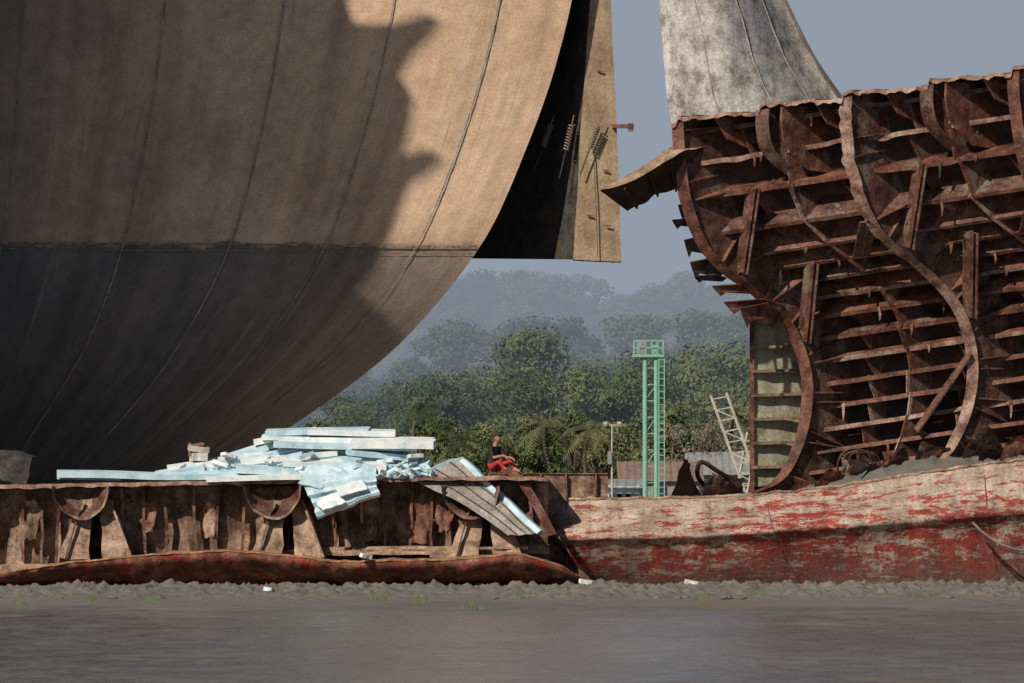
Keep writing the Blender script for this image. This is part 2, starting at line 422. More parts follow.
# ---------------------------------------------------------------- ribbed wreck (right)
def wreck():
    mb = MB()
    KD = .78
    base = [(678, 122), (680, 160), (686, 200), (700, 240), (722, 268), (752, 290), (780, 315), (798, 345), (807, 380), (806, 415), (796, 450), (778, 480), (748, 495)]
    inner = smooth_line([site(a, b, 3+(a-680)/40*KD) for a, b in base], 96)
    d = Vector((1, KD, 0)).normalized(); Z = Vector((0, 0, 1))
    N = []
    for i in range(97):
        T = (inner[min(i+5, 96)]-inner[max(i-5, 0)]).normalized()
        N.append((d*(-T.z)+Z*T.dot(d)).normalized())
    A = Vector((4.25, -.35, .62)); au = A.normalized()
    DEP = 1.5; LD = .80
    def Fp(i, s, off):
        k = max(0, min(95.999, s*96)); a = int(k); f = k-a
        return inner[a].lerp(inner[a+1], f)+N[a].lerp(N[a+1], f)*off+A*i
    L = [0]
    for i in range(200): L.append(L[-1]+(Fp(0, (i+1)/200, DEP)-Fp(0, i/200, DEP)).length)
    tot = L[-1]
    def s_at(l):
        for i in range(200):
            if L[i+1] >= l: return (i+(l-L[i])/(L[i+1]-L[i]))/200
        return 1.0
    rows = []
    for si in range(81):
        s = si/80; r = []
        for k in range(130):
            i = -.06+3.3*k/129
            p = Fp(i, s, DEP); p += nv(p, .7, .04)
            if k == 0: p += A*(-.04*abs(nz((si*.6, 0, 4)))*3)
            r.append(p)
        rows.append(r)
    mb.grid(rows, 'rust_shaded')
    longs = []; l = .2
    while l < tot: longs.append(s_at(l)); l += .74
    for q, s in enumerate(longs):
        start = -.03-.10*random.random(); wa = []; wb = []; fa = []
        bends = [(random.uniform(.1, 2.6), random.uniform(-.06, .06)) for _ in range(3)]
        for k in range(110):
            i = start+(3.2-start)*k/109
            T = (Fp(i, min(1, s+.01), 0)-Fp(i, max(0, s-.01), 0)).normalized()
            j = nv((i*1.5, q*3, 0), 1.0, .01)+nv((i*21, q*3, 5), 1.0, .007)
            for bi, ba in bends: j += T*ba*math.exp(-((i-bi)/.05)**2)
            p = Fp(i, s, DEP); w = Fp(i, s, DEP-LD)+j
            wa.append(p); wb.append(w); fa.append(w+T*.12+j*.3)
        mb.grid([wa, wb], 'rust_mid' if q % 3 else 'rust_web'); mb.grid([wb, fa], 'rust_flange' if q % 3 == 1 else 'rust_mid', smooth=False)
        # torn strips and electrodes of scale hanging off the stringers
        for _ in range(3):
            i = random.uniform(.05, 2.6); a = Fp(i, s, DEP-LD-.02); h = random.uniform(.15, .5)
            mb.grid([[a, a+au*random.uniform(.04, .12)], [a+Vector((.02, -.04, -h*.6)), a+Vector((.08, -.06, -h*.5))], [a+Vector((.03, .02, -h)), a+Vector((.06, .0, -h*.95))]], random.choice(['rust_mid', 'rust_dark', 'rust_flange']))
    for i in (0, 1, 2, 3):
        rr = []
        for oi in range(9):
            off = DEP*oi/8
            rr.append([Fp(i, si/110, off)+nv(Fp(i, si/110, off), 1.1, .02) for si in range(111)])
        mb.grid(rr, 'rust_web')
        a = []; c = []; b = []; e1 = []
        for si in range(161):
            s = si/160
            p = Fp(i, s, 0)+nv(Fp(i, s, 0), 1.1, .02)
            rf = nv((i*9, s*30, 2), 1, .02)+nv((i*9, s*9, 7), 1, .02)
            w = .15
            if i == 1 and s < .33: rf = rf*2.0+nv((s*70, 2, 2), 1, .07)
            a.append(p-au*w+rf); c.append(p); b.append(p+au*w+rf*.5)
            e1.append(a[-1]+N[min(96, int(s*96))]*.04)
        mb.grid([e1, a], 'rust_flange'); mb.grid([a, c, b], 'rust_flange' if i == 1 else 'rust_mid')
        for q, s in enumerate(longs):
            T = Fp(i, min(1, s+.01), 0)-Fp(i, max(0, s-.01), 0); T = T.normalized()*.03
            if (q+i) % 2 == 0:
                mb.prism([Fp(i, s, .12), Fp(i+.12, s, DEP-LD), Fp(i, s, DEP-LD+.1)], T, 'rust_mid')
            if i > 0 and (q+i) % 3: mb.prism([Fp(i, s, .2), Fp(i-.09, s, DEP-LD), Fp(i, s, DEP-LD+.1)], T, 'rust_web')
        for q, s in enumerate(longs[:-1]):
            s2 = (s+longs[q+1])/2
            if q % 2: mb.beam(Fp(i+.012, s2, .1), Fp(i+.012, s2, DEP-.1), .04, .08, 'rust_mid', up=au)
    for bay in (0, 1, 2):
        for q in range(len(longs)-1):
            for fr, dd in ((.22, .66), (.5, .80), (.78, .66)):
                if random.random() < (.96 if fr == .5 else .82):
                    i = bay+fr+random.uniform(-.012, .012)
                    P = [Fp(i, longs[q], DEP), Fp(i, longs[q], DEP-dd), Fp(i, longs[q+1], DEP-dd*(1 if fr == .5 else .5)), Fp(i, longs[q+1], DEP)]
                    mb.prism(P, au*.035, random.choice(['rust_web', 'rust_mid', 'rust_web']))
                    mb.beam(P[1], P[2], .04, .11, 'rust_mid' if random.random() < .7 else 'rust_flange', up=N[40])
    st = [(.03, .37, .15, .30, .17, .62), (1.03, .37, .15, 1.30, .17, .62), (.03, .58, .1, .30, .42, .65), (1.03, .58, .1, 1.30, .40, .65), (2.03, .37, .15, 2.30, .17, .6), (.60, .42, .62, .97, .27, .10), (1.60, .42, .62, 1.97, .27, .10), (.6, .80, .6, .97, .66, .12), (1.6, .82, .6, 1.97, .68, .12)]
    for (i0, s0, o0, i1, s1, o1) in st:
        a = Fp(i0, s0, o0); b = Fp(i1, s1, o1)
        mb.beam(a, b, .04, .46, 'rust_web', up=(0.5, -.6, .5)); mb.beam(a+Vector((0, -.16, .02)), b+Vector((0, -.16, .02)), .10, .04, 'rust_mid', up=(0, -1, .4))
    # top shelf: torn deck edge, stepping at each frame
    rr = []
    def top(i, off, k):
        f = i-math.floor(i)
        return Fp(i, 0, off)+Vector((0, 0, .05+(DEP-off)*.06-.36*f+(.20 if f > .5 else 0)))+nv((k*.08, off, 1), 1, .03)+Vector((0, 0, .09*max(-.3, nz((round(k*.3), 1, 0), .77))))
    for off in (DEP+.1, DEP*.6, DEP*.3, -.05):
        rr.append([top(-.03+3.2*k/239, off, k) for k in range(240)])
    rr.append([p+Vector((0, -.03, -.10+.08*nz((k*.3, 0, 8)))) for k, p in enumerate(rr[-1])])
    mb.grid(rr[:4], 'rust_mid', smooth=False); mb.grid(rr[3:], 'rust_flange', smooth=False)
    for i in (.50, 1.48, 2.5):
        for da in (0, .12):
            q = [Fp(i+da, .0, DEP), Fp(i+da, 0, .0), Fp(i+da+.01, .03, -.10), Fp(i+da, .075, .0), Fp(i+da, .11, .3), Fp(i+da, .15, .75), Fp(i+da, .18, DEP)]
            mb.prism(q, au*.05, 'rust_mid', tess=True)
        q = smooth_line([Fp(i, 0.0, -.02), Fp(i+.01, .035, -.12), Fp(i, .08, .02), Fp(i, .115, .32), Fp(i, .155, .8)], 16)
        mb.grid([[p-au*.12 for p in q], q, [p+au*.22 for p in q]], 'rust_web')
    for i in (.2, .8, 1.22, 1.8, 2.25):
        q = [Fp(i, 0, DEP), Fp(i, 0, .1), Fp(i, .05, .5), Fp(i, .09, DEP)]; mb.prism(q, au*.04, 'rust_mid')
    # torn tongue of plating to the left
    t0 = smooth_line([site(a, b, y) for a, b, y in ((602, 186, 2.2), (622, 178, 2.3), (648, 163, 2.8), (672, 147, 3.2), (705, 140, 4.0))], 24)
    t1 = smooth_line([site(a, b, y) for a, b, y in ((600, 190, 1.9), (630, 182, 1.9), (655, 168, 2.3), (680, 153, 2.7), (705, 147, 3.5))], 24)
    t2 = smooth_line([site(a, b, y) for a, b, y in ((628, 211, 3.1), (640, 204, 3.1), (662, 192, 3.3), (684, 190, 3.6), (708, 205, 4.2))], 24)
    j = lambda P, a: [p+nv(p, 2.2, a) for p in P]
    mb.grid([j(t0, .04), j(t1, .04)], 'rust_tan'); mb.grid([j(t1, .04), j(t2, .08)], 'rust_shaded')  # lit top edge and shaded face of the tongue painted by colour
    for k in (5, 11, 16, 21): mb.beam(t1[k]+Vector((0, .1, -.05)), t2[k]+Vector((0, -.05, 0)), .05, .2, 'rust_dark')
    for (a, b, w, h) in ((678, 205, 20, 14), (672, 220, 22, 8), (684, 240, 20, 16), (690, 262, 24, 16), (694, 276, 22, 6), (712, 286, 36, 9), (724, 302, 40, 11), (740, 308, 28, 18)):
        P = [site(a, b, 3.6), site(a+w, b-h*.3, 4.4), site(a+w*1.5, b+h*.3, 5.0), site(a+w*1.3, b+h*.9, 4.8), site(a+w*.4, b+h*.7, 3.9), site(a+w*.25, b+h*1.1, 3.8), site(a+w*.1, b+h*.5, 3.7)]
        mb.prism(P, (0, .05, .02), random.choice(['rust_mid', 'rust_web']), tess=True)
    mb.build('ribbed_ship_section')
    # pale green end bulkhead
    g = MB(); y0 = 6.9
    rows = [[site(px, py, y0+(px-752)*.012)+nv((px*.05, py*.03, 1), 1, .06) for px in range(752, 846, 6)] for py in range(312, 492, 6)]
    g.grid(rows, 'green_plate')
    g.grid([[r[0] for r in rows], [r[0]+Vector((.1, 1.5, 0)) for r in rows]], 'rust_dark')
    for py in range(322, 490, 24):
        a = site(751, py, y0-.02); b = site(850, py-3, y0+1.0)
        g.grid([[a, b], [a+Vector((0, -.16, 0)), b+Vector((0, -.16, 0))], [a+Vector((0, -.16, -.08)), b+Vector((0, -.16, -.08))]], 'rust_tan', smooth=False)
    g.beam(site(752, 310, y0-.05), site(752, 495, y0-.05), .06, .12, 'rust_mid', up=(1, 0, 0))
    g.prism([site(752, 312, y0+.1), site(752, 590, y0+.1), site(850, 590, y0+1.3), site(850, 312, y0+1.3)], (0, .04, 0), 'rust_dark')
    g.build('ship_bulkhead')
    # pale curved plate standing above
    w = MB()
    lt = [(-150, 648), (-60, 655), (0, 660), (60, 664), (100, 668), (125, 673)]
    rtb = [(-150, 735), (-60, 760), (0, 783), (40, 801), (75, 822), (112, 845)]
    rows = []
    for i in range(45):
        t = i/44; r = []
        for k in range(29):
            s = k/28
            py = lerp(-150, lerp(126, 112, s), t)
            pl = sm(lt, py); pr = sm(rtb, py)
            p = site(lerp(pl, pr, s), py, 6.9-1.3*math.sin(math.pi*min(1, s*1.05))+1.6*s*s)
            r.append(p+nv(p, .6, .10)+nv(p, 1.8, .03))
        rows.append(r)
    w.grid(rows, 'grey_plate')
    for s in (8, 17, 23):
        w.grid([[r[s]+Vector((0, -.03, 0)) for r in rows], [r[s]+Vector((.03, -.03, 0)) for r in rows]], 'weld')
    fl = [site(a, b, y) for a, b, y in ((778, -20, 8), (790, 5, 8), (806, 38, 7.9), (822, 66, 7.6), (846, 100, 7))]
    fl = smooth_line(fl, 20)
    w.grid([fl, [rows[min(44, 24+k)][28]+Vector((.0, 0, 0)) for k in range(21)]], 'grey_line')
    w.build('curved_hull_plate')
    c = MB()
    loop = smooth_line([site(a, b, y) for a, b, y in ((744, 494, 5), (715, 492, 4), (698, 478, 3.6), (700, 462, 3.4), (716, 470, 3.6), (738, 486, 4)) ], 40)
    c.tube([p+nv(p, 2, .05) for p in loop], .06, 'rust_dark')
    for k in range(3):
        P = smooth_line([site(842+k*5, 486, 3), site(838+k*6, 462-k*3, 2.8), site(852+k*5, 448+k*2, 2.8), site(870+k*4, 456, 2.8), site(874+k*3, 484, 3)], 24)
        c.tube([p+nv(p, 3, .04) for p in P], .03, 'rust_dark')
    c.build('hose')
wreck()

# ---------------------------------------------------------------- right foreground hull plate
TOP = [(530, 499), (560, 499), (640, 498), (700, 497), (760, 494), (800, 490), (850, 484), (930, 471), (1024, 459), (1160, 446)]
KN = [(545, 536), (700, 533), (850, 522), (1024, 507), (1160, 496)]
def redhull():
    mb = MB(); rows = []; uvs = []
    NU = 150
    prof = [(0, -.02), (.0, 0), (.12, 0), (.25, 0), (.4, 0), (.455, 0), (.47, 1.4), (.52, 1.9), (.545, 1.4), (.56, 0), (.65, 0), (.75, 0), (.85, 0), (.93, 0), (1.0, 0)]
    for ti, (t, rib) in enumerate(prof):
        r = []; uv = []
        xl = interp([(0, 543), (.25, 545), (.5, 552), (.75, 572), (1, 604)], t)
        for k in range(NU+1):
            u = k/NU; px = xl+(1160-xl)*(u**1.15)
            a = interp(TOP, px); b = interp(KN, px); c = 592
            py = lerp(a, b, t/.5) if t <= .5 else lerp(b, c, (t-.5)/.5)
            y = lerp(1.2, .0, (t/.5)**1.3) if t <= .5 else lerp(0, .9, ((t-.5)/.5)**1.2)
            y += 1.6*max(0, 1-u*5)**2 - rib*.08
            if ti == 0: y += .1
            p = site(px, py, y)
            q = Vector((px/40, t*2.5, 0))
            p.y += .16*nz(q, .5)+.10*nz(q, 1.4)+.04*nz(q, 4)
            p.z += (.05*nz(q, 2.6)+.03*nz(q, 6)) if t == 0 else .01*nz(q, 3)
            r.append(p); uv.append(((px-512)/40, t*3))
        rows.append(r); uvs.append(uv)
    mb.grid(rows, 'redhull', uvs)
    mb.grid([rows[0], [p+Vector((0, .08, -.02)) for p in rows[0]], [p+Vector((0, .3, -1.2)) for p in rows[0]]], 'rust_tan')
    mb.tube([p+Vector((0, -.01, -.01)) for p in rows[1]], .045, 'rust_tan', 6)
    for k in (62, 112):
        mb.grid([[rows[t][k]+Vector((0, -.015, 0)) for t in range(2, 15)], [rows[t][k]+Vector((.025, -.015, 0)) for t in range(2, 15)]], 'rust_mid')
    mb.build('upturned_hull_plate')
    rp = MB()
    rp.tube(smooth_line([site(972, 522, -.25), site(985, 534, -.3), site(1005, 546, -.35), (site(1030, 552, -.3))], 20), .03, 'cable')
    rp.tube(smooth_line([site(975, 528, -.25), site(995, 545, -.3), site(1012, 552, -.35), (site(1040, 556, -.3))], 20), .022, 'dark_steel')
    rp.build('rope')
    mh = MB(); rows = []
    for j in range(46):
        y = 1.25+6*j/45; r = []
        for k in range(190):
            px = 742+(1170-742)*k/189
            a = interp(TOP, px); p = site(px, a, 1.2)
            hgt = interp([(742, -.5), (800, -.05), (830, .15), (880, .28), (930, .3), (970, .22), (1000, .1), (1160, .12)], px)
            s = min(1, j/10)
            p = Vector((p.x, y, p.z-.06+hgt*math.sin(s*1.57)+.16*noise.fractal(Vector((p.x*2.2, y*1.6, 1)), .8, 2, 5)*s))
            if j > 25: p.z -= (j-25)*.06
            r.append(p)
        rows.append(r)
    mh.grid(rows, 'mud'); mh.build('mud_heap')
    sm_ = [((960, 458), (985, 424), (1003, 446), (996, 460), 2.4, 'rust_web'), ((975, 462), (990, 440), (1012, 462), (1000, 470), 2.0, 'rust_dark'), ((838, 488), (842, 455), (868, 460), (872, 484), 2.3, 'rust_tan'), ((880, 476), (884, 452), (908, 448), (910, 472), 3.2, 'rust_mid'), ((915, 468), (922, 440), (950, 446), (944, 468), 3.6, 'rust_web'), ((812, 489), (830, 470), (850, 476), (846, 490), 1.6, 'rust_red'), ((1000, 462), (1010, 436), (1040, 440), (1040, 460), 2.6, 'rust_mid'),
           ((700, 497), (712, 472), (745, 478), (740, 496), 3.0, 'rust_web'), ((672, 498), (684, 458), (688, 462), (700, 497), 2.4, 'rust_mid'), ((860, 480), (872, 462), (890, 470), (886, 480), 1.8, 'rust_dark')]
    s = MB()
    for a, b, c, d, y, m in sm_:
        A_, B_, C_, D_ = [site(*q, y+.5*i) for i, q in enumerate((a, b, c, d))]
        rows = [[A_.lerp(D_, t/6).lerp(B_.lerp(C_, t/6), v/6)+nv((t*.5+a[0], v*.5, y), 1, .10) for t in range(7)] for v in range(7)]
        s.grid(rows, m, smooth=False); s.grid([rows[-1], [p+Vector((0.02, .2, -.1)) for p in rows[-1]]], 'rust_flange')
    s.build('scrap_metal')
redhull()

# ---------------------------------------------------------------- left foreground cut barge side
LIP = [(-80, 580), (0, 573), (60, 563), (150, 554), (230, 550), (300, 556), (330, 561), (450, 559), (520, 553), (560, 565), (590, 580), (606, 588)]
def barge():
    mb = MB()
    TP = [(-80, 486), (0, 485), (250, 480), (500, 476), (560, 478)]
    rows = []
    for v in range(20):
        r = []
        for k in range(200):
            px = -80+(628)*k/199; py = lerp(interp(TP, px)+2, 592, v/19)
            p = site(px, py, .9)
            cor = .10*math.sin(px*.16+1.5*nz((px*.02, v*.1, 3)))
            p += Vector((0, 1, 0))*(.14*nz(p, .9)+cor)+nv(p, 2, .03); r.append(p)
        rows.append(r)
    mb.grid(rows, 'barge_plate')
    rows = []
    for y in (-.05, 0.0, 1.2, 2.6, 5.0):
        r = []
        for k in range(110):
            px = -80+628*k/109; p = site(px, interp(TP, px), 0); p.y = y
            p.z += .03*nz((px*.05, y, 0))+.02*nz((px*.3, y, 3)); r.append(p)
        rows.append(r)
    mb.grid(rows, 'rust_mid')
    fr = rows[0]
    mb.grid([fr, [p+Vector((0, -.01, -.10+.04*nz(p, 3))) for p in fr]], 'rust_flange')
    mb.grid([[p+Vector((0, 0, -.10)) for p in fr], [p+Vector((0, .5, -.14)) for p in fr]], 'rust_dark')
    px = -70
    while px < 540:
        w = random.uniform(16, 34)
        a = site(px, interp(TP, px)+5, .75); b = site(px+random.uniform(-3, 3), 562, .75)
        pts = [a.lerp(b, t/8)+nv((px, t*.5, 0), 1, .05) for t in range(9)]
        mb.grid([pts, [p+Vector((0, -.22, 0)) for p in pts], [p+Vector((.07, -.22, 0)) for p in pts]], random.choice(['rust_mid', 'rust_web', 'rust_flange']), smooth=False)
        px += w
    for px in (30, 150, 210, 368, 420, 445):
        a = site(px, random.uniform(492, 505), .7); w = random.uniform(.3, .6); h = random.uniform(.6, 1.2)
        rows = [[a+Vector((w*(u/7-.5)*(1-.4*abs(v/7-.3)), .10*math.sin(v*.6)-.15, -h*v/8))+nv((px+u*.5, v*.5, 0), 1, .10) for u in range(8)] for v in range(9)]
        mb.grid(rows, random.choice(['barge_plate', 'rust_mid']))
    for cx in (96, 288, 486, -80):
        for sx in (-1, 1):
            P = [site(cx+sx*3, 498, .3), site(cx+sx*17, 500, .35), site(cx+sx*38, 558, -.5), site(cx+sx*7, 560, -.5)]
            rows = [[P[0].lerp(P[1], u/5).lerp(P[3].lerp(P[2], u/5), v/8)+nv((cx+u*.4, v*.5, sx), 1, .07) for u in range(6)] for v in range(9)]
            mb.grid(rows, 'rust_tan')
            mb.grid([[r[0] for r in rows], [r[0]+Vector((0, 1.2, 0)) for r in rows]], 'rust_mid')
            mb.grid([[r[-1] for r in rows], [r[-1]+Vector((0, 1.2, 0)) for r in rows]], 'rust_mid')
        mb.beam(site(cx+14, 500, .1), site(cx+36, 558, -.6), .05, .12, 'rust_flange', up=(0, 1, 0))
        mb.beam(site(cx-14, 500, .1), site(cx-30, 558, -.6), .04, .10, 'rust_web', up=(0, 1, 0))
        c2 = cx-13
        rows = []
        for v in range(7):
            r = []
            for k in range(25):
                ang = math.pi*(1.0+1.0*k/24); q = v/6
                R = 28*lerp(.0, 1.0, q**.6)
                p = site(c2+R*math.cos(ang)*(1.12 if k < 12 else .95), 486-R*1.2*math.sin(ang), lerp(.35, -.25, q**2))
                r.append(p+nv((k*.4+cx, v*.5, 0), 1, .04))
            rows.append(r)
        mb.grid(rows, 'rust_web')
        rim = rows[-1]
        mb.grid([[p.lerp(rows[4][k], .35)+Vector((0, -.06, 0)) for k, p in enumerate(rim)], [p+Vector((0, -.10, 0)) for p in rim], [p+Vector((0, .55, .04)) for p in rim]], 'rust_flange', smooth=False)
    pts = [site(px, interp([(0, 566), (230, 556), (330, 548), (540, 546)], px), .2) for px in range(-80, 560, 10)]
    pts = [p+nv(p, 1.2, .05) for p in pts]
    mb.grid([[p+Vector((0, 1.4, .05)) for p in pts], pts, [p+Vector((0, -.02, -.2)) for p in pts]], 'rust_tan')
    for (a, b) in ((335, 552), (388, 550), (430, 556), (480, 548)):
        A_ = site(a, b, -.2); mb.beam(A_, A_+Vector((1.2, 0, random.uniform(-.05, .1))), .4, .06, 'rust_tan')
    rows = [[] for _ in range(9)]
    for k in range(180):
        px = -80+688*k/179
        py = interp(LIP, px)+1.2*nz((px*.06, 0, 0))+.8*nz((px*.25, 0, 5))
        yb = 2.2*max(0, (px-520)/88)**1.5
        for v in range(9):
            t = v/8
            q = lerp(py, 593, t)
            yy = -1.5+.25*math.sin(t*1.2)+1.4*t*t + yb*.6
            if v == 0: yy += .12
            p = site(px, q, yy)
            p.y += .18*nz((px*.025, t*1.5, 2))+.09*nz((px*.1, t*3, 2))
            rows[v].append(p)
    mb.grid(rows, 'rust_red')
    mb.grid([[p+Vector((0, .0, .01)) for p in rows[0]], [p+Vector((0, -.05, -.03)) for p in rows[0]]], 'rust_orange')
    mb.grid([rows[0], [p+Vector((0, .9, .02+.05*nz(p, 1))) for p in rows[0]], [p+Vector((0, 2.4, -.05)) for p in rows[0]]], 'rust_tan')
    rows = []
    for v in range(9):
        r = []
        for k in range(40):
            px = 488+(608-488)*k/39; p = site(px, lerp(473, 592, v/8), 2.0+.1*nz((px*.06, v*.4, 1))); r.append(p)
        rows.append(r)
    mb.grid(rows, 'barge_plate')
    tpl = [p+Vector((0, .55, 0)) for p in rows[0]]
    mb.grid([[p+Vector((0, -.05, -.03)) for p in rows[0]], rows[0], tpl, [p+Vector((0, 0, -.5)) for p in tpl]], 'rust_mid', smooth=False)
    for px in (500, 522, 541, 566, 596): mb.beam(site(px, 474, 1.9), site(px+1, 588, 1.9), .04, .1, 'rust_mid', up=(0, 1, 0))
    pts = smooth_line([site(500, 470, .3), site(515, 480, .1), site(530, 502, 0), site(548, 536, -.1)], 14)
    mb.grid([pts, [p+Vector((.22, .1, .05)) for p in pts]], 'rust_mid')
    mb.build('cut_barge_side')
barge()

# ---------------------------------------------------------------- insulation boards
def slab(mb, px, py, y, L, W, T, rz, ty, tx, mat):
    c = site(px, py, y); R = Euler((math.radians(tx), math.radians(ty), math.radians(rz))).to_matrix()
    nx = 10; q = random.random()*50
    top = []; bot = []
    for j in range(5):
        a = []; b = []
        for i in range(nx+1):
            lx = (i/nx-.5)*L; ly = (j/4-.5)*W
            bend = .010*L*nz((lx*.5+q, 0, 0))
            if i in (0, nx): lx += .09*nz((q, ly*5, 2))
            if j in (0, 4): ly += .03*nz((q, lx*6, 7))
            a.append(c+R@Vector((lx, ly, T/2+bend))); b.append(c+R@Vector((lx, ly, -T/2+bend)))
        top.append(a); bot.append(b)
    mb.grid(top, mat, smooth=False); mb.grid(bot, mat, smooth=False)
    mb.grid([top[0], bot[0]], mat, smooth=False); mb.grid([top[-1], bot[-1]], mat, smooth=False)
    mb.grid([[r[0] for r in top], [r[0] for r in bot]], mat, smooth=False); mb.grid([[r[-1] for r in top], [r[-1] for r in bot]], mat, smooth=False)
def boards():
    b = MB()
    Sx = [(150, 475, .3, 4.6, .8, .14, 2, 1.0, 4, 'foam_blue'), (90, 478, .5, 1.6, .7, .09, -2, 1, 0, 'foam_blue'),
          (236, 471, .6, 2.6, .9, .14, 3, -3, 5, 'foam_blue'), (255, 477, .1, 2.4, .7, .12, -3, -1, 6, 'foam_white'),
          (300, 470, .5, 3.2, 1.0, .18, 4, 2, 6, 'foam_blue'), (215, 463, 1.0, 1.5, .8, .16, 5, -12, 8, 'foam_white'),
          (262, 462, 1.0, 2.2, .9, .14, -4, -14, 10, 'foam_blue'), (286, 456, .9, 2.6, .8, .13, 2, -5, 8, 'foam_white'),
          (335, 463, .5, 2.6, 1.0, .13, -3, 3, 10, 'foam_white'), (296, 450, 1.2, 2.4, .9, .12, 3, -9, 6, 'foam_blue'),
          (335, 456, 1.0, 2.2, .8, .12, 3, 3, 8, 'foam_blue'), (345, 445, 1.0, 3.6, 1.0, .13, 2, 1.5, 6, 'foam_blue'), (393, 443, .7, 2.1, .8, .2, -2, .5, 8, 'foam_white'),
          (318, 431, 1.4, 2.6, .9, .13, 1, -1.5, 4, 'foam_blue'), (352, 432, 1.3, 2.2, .9, .14, 1, 1, 4, 'foam_white'), (285, 436, 1.5, 1.6, .8, .10, 2, -12, 5, 'foam_white'),
          (320, 438, 1.3, 2.9, .8, .10, 1, .5, 4, 'foam_white'), (375, 453, .8, 1.5, .7, .14, 10, 5, 10, 'foam_blue'), (192, 467, .8, 1.2, .6, .2, 5, -8, 8, 'foam_white'),
          (410, 470, .4, 1.0, .7, .14, 5, -12, 20, 'foam_blue'), (245, 453, 1.3, 1.1, .6, .15, 9, -18, 8, 'foam_blue'), (180, 471, .4, 1.2, .6, .14, 5, -10, 8, 'foam_blue')]
    for a in Sx: slab(b, *a)
    for (px, py, w) in ((230, 474, 2.2), (300, 465, 2.8), (350, 460, 2.6), (330, 450, 2.6), (385, 470, 1.6)):
        slab(b, px, py, 1.5, w, 1.2, .6, 1, 0, 0, 'foam_white')
    for _ in range(90):
        px = random.gauss(375, 32)
        if not 290 < px < 435: continue
        py = random.uniform(468, 480); s_ = random.uniform(.04, .15)
        slab(b, px, py, random.uniform(-.2, .4), s_*2.2, s_*1.6, s_*.7, random.uniform(0, 180), random.uniform(-30, 30), random.uniform(-30, 30), random.choice(['foam_blue', 'foam_white']))
    for _ in range(28):
        px = random.uniform(175, 420); py = random.uniform(455, 474); s_ = random.uniform(.05, .14)
        slab(b, px, py, random.uniform(.2, .5), s_*3, s_*1.6, s_*.7, random.uniform(0, 180), random.uniform(-25, 25), random.uniform(-25, 25), random.choice(['foam_blue', 'foam_white']))
    P = [site(296, 465, -.1), site(370, 463, -.05), site(380, 494, -.5), site(318, 517, -.6)]
    rows = []
    for v in range(13):
        r = []
        for u in range(13):
            f = v/12; cr = [0, .05, .02, .09, .04, .10, .05, .08, .0, .07, .02, .08, .05][v]
            p = P[0].lerp(P[1], u/12).lerp(P[3].lerp(P[2], u/12), f)+Vector((0, -.25*math.sin(f*2.6)-cr, cr*.15))
            p += nv((round(u/3)*1.7, round(v/3)*1.9, 3), 1, .07)+nv((u*.8, v*.7, 6), 1, .035)
            r.append(p)
        rows.append(r)
    b.grid(rows, 'foam_blue', smooth=False); b.grid([rows[-1], [p+Vector((0, .12, -.06)) for p in rows[-1]]], 'foam_white', smooth=False)
    for (px, py, y, L, W, T, rz, ty, tx, m) in ((330, 502, -.8, .6, .4, .08, 10, -20, 50, 'foam_white'), (352, 488, -.75, .7, .3, .06, 5, -15, 60, 'foam_white'), (312, 482, -.6, .6, .3, .07, 5, 14, 60, 'foam_blue'), (365, 474, -.4, .6, .4, .1, 5, -10, 40, 'foam_blue')):
        slab(b, px, py, y, L, W, T, rz, ty, tx, m)
    b.build('insulation_board_pile')
    p = MB()
    P = [site(404, 478, .3), site(463, 459, .8), site(541, 533, -.9), site(508, 536, -.9)]
    rows = [[P[0].lerp(P[1], u/16).lerp(P[3].lerp(P[2], u/16), (v/20))+Vector((0, .0, .18*math.sin(v/20*3.14)*(1-u/16)))+nv((u*.2, v*.2, 9), 1, .05) for u in range(17)] for v in range(21)]
    p.grid(rows, 'grey_line')
    e = [r[-1] for r in rows]
    p.grid([[q+Vector((-.10, -.06, -.05)) for q in e], [q+Vector((0, -.1, .04)) for q in e], [q+Vector((.08, .1, .02)) for q in e], [q+Vector((0, .12, -.1)) for q in e]], 'foam_blue', smooth=False)
    f = rows[0]
    p.grid([[q+Vector((0, -.03, -.05)) for q in f], [q+Vector((0, -.05, .05)) for q in f], [q+Vector((0, .2, .07)) for q in f]], 'foam_blue', smooth=False)
    for u in (4, 8, 12): p.grid([[r[u]+Vector((0, -.02, .02)) for r in rows], [r[u]+Vector((.04, -.02, .03)) for r in rows]], 'dark_steel')
    p.build('fallen_sandwich_panel')
    t = MB()
    slab(t, 199, 449, .9, .5, .4, .14, 10, 8, 5, 'white_paint'); slab(t, 197, 445, .9, .34, .3, .05, 10, -12, 5, 'rust_orange'); t.beam(site(190, 456, .9), site(190, 443, .9), .07, .07, 'rust_orange')
    slab(t, 199, 457, .9, .4, .4, .2, 0, 0, 0, 'grey_plate')
    t.build('paint_bucket_scrap')
    l = MB()
    for px, py, y in ((269, 590, -6), (692, 583, -1.4), (366, 556, -1.6), (585, 582, -1.6), (806, 588, -3)):
        slab(l, px, py, y, .3, .2, .1, random.uniform(0, 90), 10, 10, 'foam_white')
    l.build('litter')
    # low clods of the same mud along the strand line
    k = MB()
    for _ in range(220):
        y = -random.uniform(.2, 11); x = random.uniform(-14, 14); s_ = random.uniform(.03, .075)
        c = Vector((x, y, .03)); rows = []
        for i in range(5):
            ph = math.pi*i/4; rows.append([c+Vector((math.sin(ph)*math.cos(a)*s_*1.8, math.sin(ph)*math.sin(a)*s_*1.6, math.cos(ph)*s_*.6))+nv((x+a, y+i, 0), 1.3, s_*.6) for a in [j*.785 for j in range(8)]])
        k.grid(rows, 'mud', closed=True)
    k.build('mud_clods')
boards()
gb = MB(); rows = []
